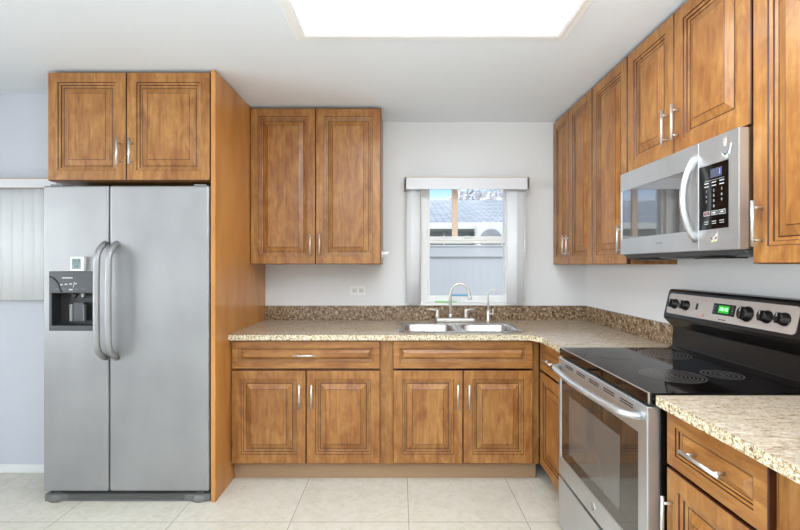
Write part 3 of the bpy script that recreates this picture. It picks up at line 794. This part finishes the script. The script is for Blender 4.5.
for c_, mm, mt in ((cols[0], 'pink', 'lgrey'), (cols[1], 'lgrey', 'lgrey'), (cols[2], 'lgrey', 'lgrey')):
    b = MB(); x_ = px0+(c_-0.02)*L; b.plate_hole(x_, x_+0.21*L, zz(1.505), zz(1.521), -0.0016, -0.0008, x_+0.0015, x_+0.21*L-0.0015, zz(1.507), zz(1.519), mt); b.box(x_+0.05*L, x_+0.15*L, -0.0016, -0.0008, zz(1.510), zz(1.516), mm); b.build('key_frame', kp)
# stickers
def sticker(px, z, kind, label):
    x = my(px); z = zz(z); b = MB(); y = -0.0012
    N = 16
    if kind == 'face':
        vs = [(x+0.0085*math.cos(2*math.pi*k/N), y, z+0.016*math.sin(2*math.pi*k/N)*(0.85 if k < 8 else 1)) for k in range(N)]; b.add(vs, [tuple(range(N))], 'sfawn')
        b.box(x-0.004, x+0.001, y-0.0006, y, z+0.003, z+0.006, 'sdark'); b.box(x-0.001, x+0.003, y-0.0006, y, z-0.003, z-0.001, 'red')
    elif kind == 'bird':
        b.add([(x-0.016,y,z+0.002),(x-0.004,y,z-0.010),(x+0.004,y,z-0.006),(x+0.014,y,z+0.016),(x+0.018,y,z+0.014),(x+0.012,y,z-0.010),(x,y,z-0.018),(x-0.012,y,z-0.008)], [tuple(range(8))], 'white')
        y -= 0.0005
        b.add([(x-0.014,y,z+0.000),(x-0.002,y,z-0.011),(x-0.001,y,z-0.007)], [(0,1,2)], 'sdark')
        b.add([(x-0.001,y,z-0.010),(x+0.005,y,z-0.008),(x+0.015,y,z+0.013),(x+0.010,y,z+0.006)], [(0,1,2,3)], 'sblue')
        b.add([(x-0.010,y,z-0.006),(x-0.001,y,z-0.012),(x-0.002,y,z-0.016)], [(0,1,2)], 'sgreen'); b.box(x+0.006, x+0.009, y, y+0.0003, z-0.012, z-0.008, 'sdark')
    else:
        b.add([(x-0.016,y,z+0.006),(x-0.002,y,z-0.002),(x+0.012,y,z+0.014),(x+0.014,y,z-0.006),(x+0.004,y,z-0.014),(x-0.010,y,z-0.012)], [tuple(range(6))], 'sfawn')
        y -= 0.0005
        b.add([(x-0.014,y,z+0.003),(x-0.008,y,z-0.008),(x-0.004,y,z-0.004)], [(0,1,2)], 'sdark'); b.add([(x+0.001,y,z-0.004),(x+0.008,y,z-0.006),(x+0.009,y,z+0.003)], [(0,1,2)], 'sdark')
        b.box(x-0.004, x+0.004, y, y+0.0003, z-0.013, z-0.009, 'sgreen')
    k_ = 1.0 if kind == 'face' else 1.4
    b.v = [(x+(p[0]-x)*k_, p[1], z+(p[2]-z)*k_) for p in b.v]
    return b.build('sticker', t, label=label, fix=False)
sticker(725.5, 1.754, 'face', 'small oval beige sticker'); sticker(726.5, 1.720, 'bird', 'blue and green hummingbird sticker'); sticker(714.5, 1.425, 'moth', 'small butterfly sticker')

# ------------------------------------------------------------------ blinds
def vane(parent, x, y, z0, z1, w, ang, curve=0.006):
    b = MB(); n = 6; vs = []; fs = []
    c, s_ = math.cos(ang), math.sin(ang)
    for i in range(n+1):
        u = (i/n-0.5)*w; h = curve*(1-(2*i/n-1)**2)
        for th in (0, 0.0012):
            lx, ly = u, -h+th
            for z in (z0, z1): vs.append((x+lx*c-ly*s_, y+lx*s_+ly*c, z))
    for i in range(n):
        a = i*4; fs += [(a, a+4, a+5, a+1), (a+2, a+3, a+7, a+6), (a+1, a+5, a+7, a+3), (a, a+2, a+6, a+4)]
    fs += [(0, 1, 3, 2), (n*4, n*4+2, n*4+3, n*4+1)]
    b.add(vs, fs, 'vane', True); return b.build('vane', parent)
t = thing('vertical_blind', 'white vertical blind drawn open at both sides of the sink window', 'blind', (0.494, D, 1.886))
b = MB(); b.box(-0.461, 0.461, -0.115, -0.100, 0.0, 0.086, 'valance'); b.box(-0.461, -0.447, -0.115, -0.002, 0.0, 0.086, 'valance'); b.box(0.447, 0.461, -0.115, -0.002, 0.0, 0.086, 'valance')
b.build('valance', t, bevel=0.002)
b = MB(); b.box(-0.461, 0.461, -0.117, -0.1145, 0.0855, 0.089, 'brass'); b.build('valance_edge', t, label='thin tan edge strip')
b = MB(); b.box(-0.44, 0.44, -0.075, -0.045, 0.045, 0.075, 'white'); b.build('head_rail', t)
for x in (-0.405, -0.398, -0.391, -0.384, -0.377): vane(t, x, -0.06-(x+0.391)*0.6, -0.855, 0.045, 0.085, math.radians(24))
for x in (0.352, 0.362, 0.372, 0.382, 0.392): vane(t, x, -0.06, -0.855, 0.045, 0.085, math.radians(-20))
b = MB(); b.cyl((0.437, -0.09, -0.84), (0.437, -0.09, 0.0), 0.003, 'white', 8); b.tube([(0.437,-0.09,-0.46),(0.437,-0.09,-0.37)], 0.007, 'white', 10); b.build('wand', t)
t = thing('vertical_blind', 'white closed vertical blind left of the refrigerator', 'blind', (-2.8, 2.69, 1.105))
b = MB(); b.box(-0.95, 0.66, -0.075, -0.062, 0.700, 0.758, 'valance'); b.build('valance', t, bevel=0.002)
b = MB(); b.box(-0.95, 0.66, -0.078, -0.0745, 0.757, 0.761, 'brass'); b.box(-0.95, 0.66, -0.078, -0.0745, 0.699, 0.702, 'brass'); b.build('valance_edge', t, label='thin tan edge strip')
for k in range(21): vane(t, 0.535-k*0.070, -0.040, 0.0, 0.705, 0.085, math.radians(7), 0.010)

# ------------------------------------------------------------------ outlet, hook
t = thing('wall_outlet', 'white double electrical outlet on the wall under the left wall cabinet', 'outlet', (-0.322, D, 1.130))
b = MB(); b.box(-0.058, 0.058, -0.006, -0.0005, -0.035, 0.035, 'white'); b.build('plate', t, bevel=0.002)
M['socket'] = mat('socket_face', (216,214,206), 0.4)
for x in (-0.026, 0.026):
    b = MB(); b.box(x-0.017, x+0.017, -0.009, -0.005, -0.016, 0.016, 'socket'); r_ = b.build('receptacle', t, bevel=0.003)
    b = MB(); b.box(x-0.010, x-0.003, -0.0096, -0.0088, -0.006, -0.0035, 'sdark'); b.box(x-0.010, x-0.003, -0.0096, -0.0088, 0.0035, 0.006, 'sdark'); b.box(x+0.005, x+0.009, -0.0096, -0.0088, -0.002, 0.002, 'sdark'); b.build('slots', r_)
t = thing('adhesive_hook', 'small white plastic hook on the side of the wall cabinet left of the window', 'hook', (-0.1295, 2.97, 1.402))
b = MB(); b.box(0.0, 0.008, -0.02, 0.02, -0.024, 0.022, 'white'); b.build('base', t, bevel=0.003)
b = MB(); b.tube([(0.006, 0, 0.0), (0.035, 0, 0.002), (0.052, 0, 0.008)], 0.015, 'white', 16, rs=[0.013, 0.016, 0.012]); b.build('peg', t)

# ------------------------------------------------------------------ outdoors
b = MB(); b.box(-14, 16, D+0.14, 40, -0.3, -0.08, 'grass'); b.box(-14, -4.7, -20, D+0.14, -0.3, -0.08, 'grass'); b.box(-4.7, 6, -20, -4.3, -0.3, -0.08, 'grass'); g = struct(b.build('ground'))
t = thing('fence', 'white vinyl privacy fence just outside the sink window', 'fence', (0, 6.0, -0.08))
b = MB(); x = -5.0
while x < 7.0: b.box(x, x+0.109, 0.0, 0.02, 0.0, 1.52, 'fence'); x += 0.11
b.build('fence_panel', t)
b = MB(); b.box(-5, 7, -0.03, 0.05, 1.52, 1.67, 'fence'); b.box(-5, 7, -0.045, 0.065, 1.665, 1.685, 'fence'); b.build('top_rail', t, bevel=0.006)
t = thing('neighbor_house', 'neighboring house with a grey shingle roof behind the fence', 'house', (0, 9.6, -0.08))
b = MB(); b.box(-9, 11, 0.3, 5.5, 0, 2.28, 'stucco'); b.build('wall', t)
b = MB(); b.add([(-9.5,-0.1,2.36),(11.5,-0.1,2.36),(11.5,4.6,3.60),(-9.5,4.6,3.60),(-9.5,-0.1,2.30),(11.5,-0.1,2.30),(11.5,6,2.3),(-9.5,6,2.3)],
          [(0,1,2,3),(3,2,6,7),(4,5,1,0),(5,6,2,1),(4,0,3,7),(7,6,5,4)], 'shingle'); b.build('roof', t)
b = MB(); b.box(-9.5, 11.5, -0.16, -0.08, 2.22, 2.36, 'trim'); b.build('fascia', t)
for x0_, x1_ in ((0.55, 1.02), (1.06, 1.78)):
    b = MB(); b.box(x0_, x1_, 0.27, 0.31, 1.2, 2.18, 'ext_window'); b.box(x0_-0.03, x0_, 0.25, 0.31, 1.2, 2.2, 'trim'); b.box(x1_, x1_+0.03, 0.25, 0.31, 1.2, 2.2, 'trim'); b.box(x0_, x1_, 0.25, 0.31, 1.85, 1.88, 'trim'); b.build('window', t)
t = thing('air_conditioner', 'white outdoor air conditioner unit with round fan grille behind the fence', 'air conditioner', (2.02, 9.0, 1.42))
b = MB(); b.box(-0.37, 0.37, 0, 0.3, 0, 0.78, 'ac'); b.build('case', t, bevel=0.015)
b = MB()
N = 32
for k in range(9):
    r0, r1 = 0.03+k*0.024, 0.038+k*0.024
    vs = []; fs = []
    for i in range(N):
        a = 2*math.pi*i/N; vs += [(-0.07+r1*math.cos(a), -0.012, 0.44+r1*math.sin(a)), (-0.07+r0*math.cos(a), -0.012, 0.44+r0*math.sin(a))]
    for i in range(N): a = 2*i; c = 2*((i+1) % N); fs.append((a, c, c+1, a+1))
    b.add(vs, fs, 'ac')
b.lathe([(0.24, 0.0), (0.24, -0.006)], (-0.07, 0, 0.44), 'ac_dark', 32, 'y'); b.build('fan_grille', t, fix=False)
b = MB(); b.cyl((0.24, 0.0, 0.55), (0.24, -0.01, 0.55), 0.04, 'ac_dark', 16); b.build('badge', t)
b = MB(); b.box(-0.33, -0.29, 0.02, 0.6, -0.04, 0.0, 'ac_dark'); b.box(0.29, 0.33, 0.02, 0.6, -0.04, 0.0, 'ac_dark'); b.build('bracket', t)

def tree(label, x, y, h, r, seed, n=900, leaf='leaf'):
    rnd = random.Random(seed)
    t = thing('tree', label, 'tree', (x, y, -0.08), 0, 'trees behind the neighboring house')
    b = MB(); b.tube([(0,0,0),(0.1,0,h*0.45),(0.0,0.1,h*0.8)], 0.15, 'bark', 10, rs=[0.2,0.14,0.06])
    for k in range(14):
        a = rnd.uniform(0, 6.28); zb = h*rnd.uniform(0.4, 0.7); L_ = r*rnd.uniform(0.6, 1.0)
        b.tube([(0.05, 0, zb), (L_*0.5*math.cos(a), L_*0.5*math.sin(a), zb+L_*0.5), (L_*math.cos(a), L_*math.sin(a), zb+L_*0.8)], 0.03, 'bark', 6, rs=[0.06, 0.035, 0.015])
    b.build('trunk', t)
    b = MB()
    for k in range(n):
        u = Vector((rnd.gauss(0,1), rnd.gauss(0,1), rnd.gauss(0,1))).normalized() * r * rnd.uniform(0.35, 1.0)**0.6
        c = Vector((0, 0, h*0.78)) + Vector((u.x, u.y, u.z*0.75)); s_ = rnd.uniform(0.05, 0.15)
        d1 = Vector((rnd.gauss(0,1), rnd.gauss(0,1), rnd.gauss(0,1))).normalized()*s_; d2 = d1.orthogonal().normalized()*s_*0.7
        b.add([c-d1, c-d2, c+d1, c+d2], [(0,1,2,3)], leaf)
    b.build('crown', t, fix=False)
tree('pale frosty-looking tree above the neighboring roof, right of the wooden bar', 3.0, 17.6, 4.7, 1.3, 3, 1600)
tree('pale frosty-looking tree above the roof at the right window edge', 5.0, 20.6, 5.4, 1.5, 5, 1500)
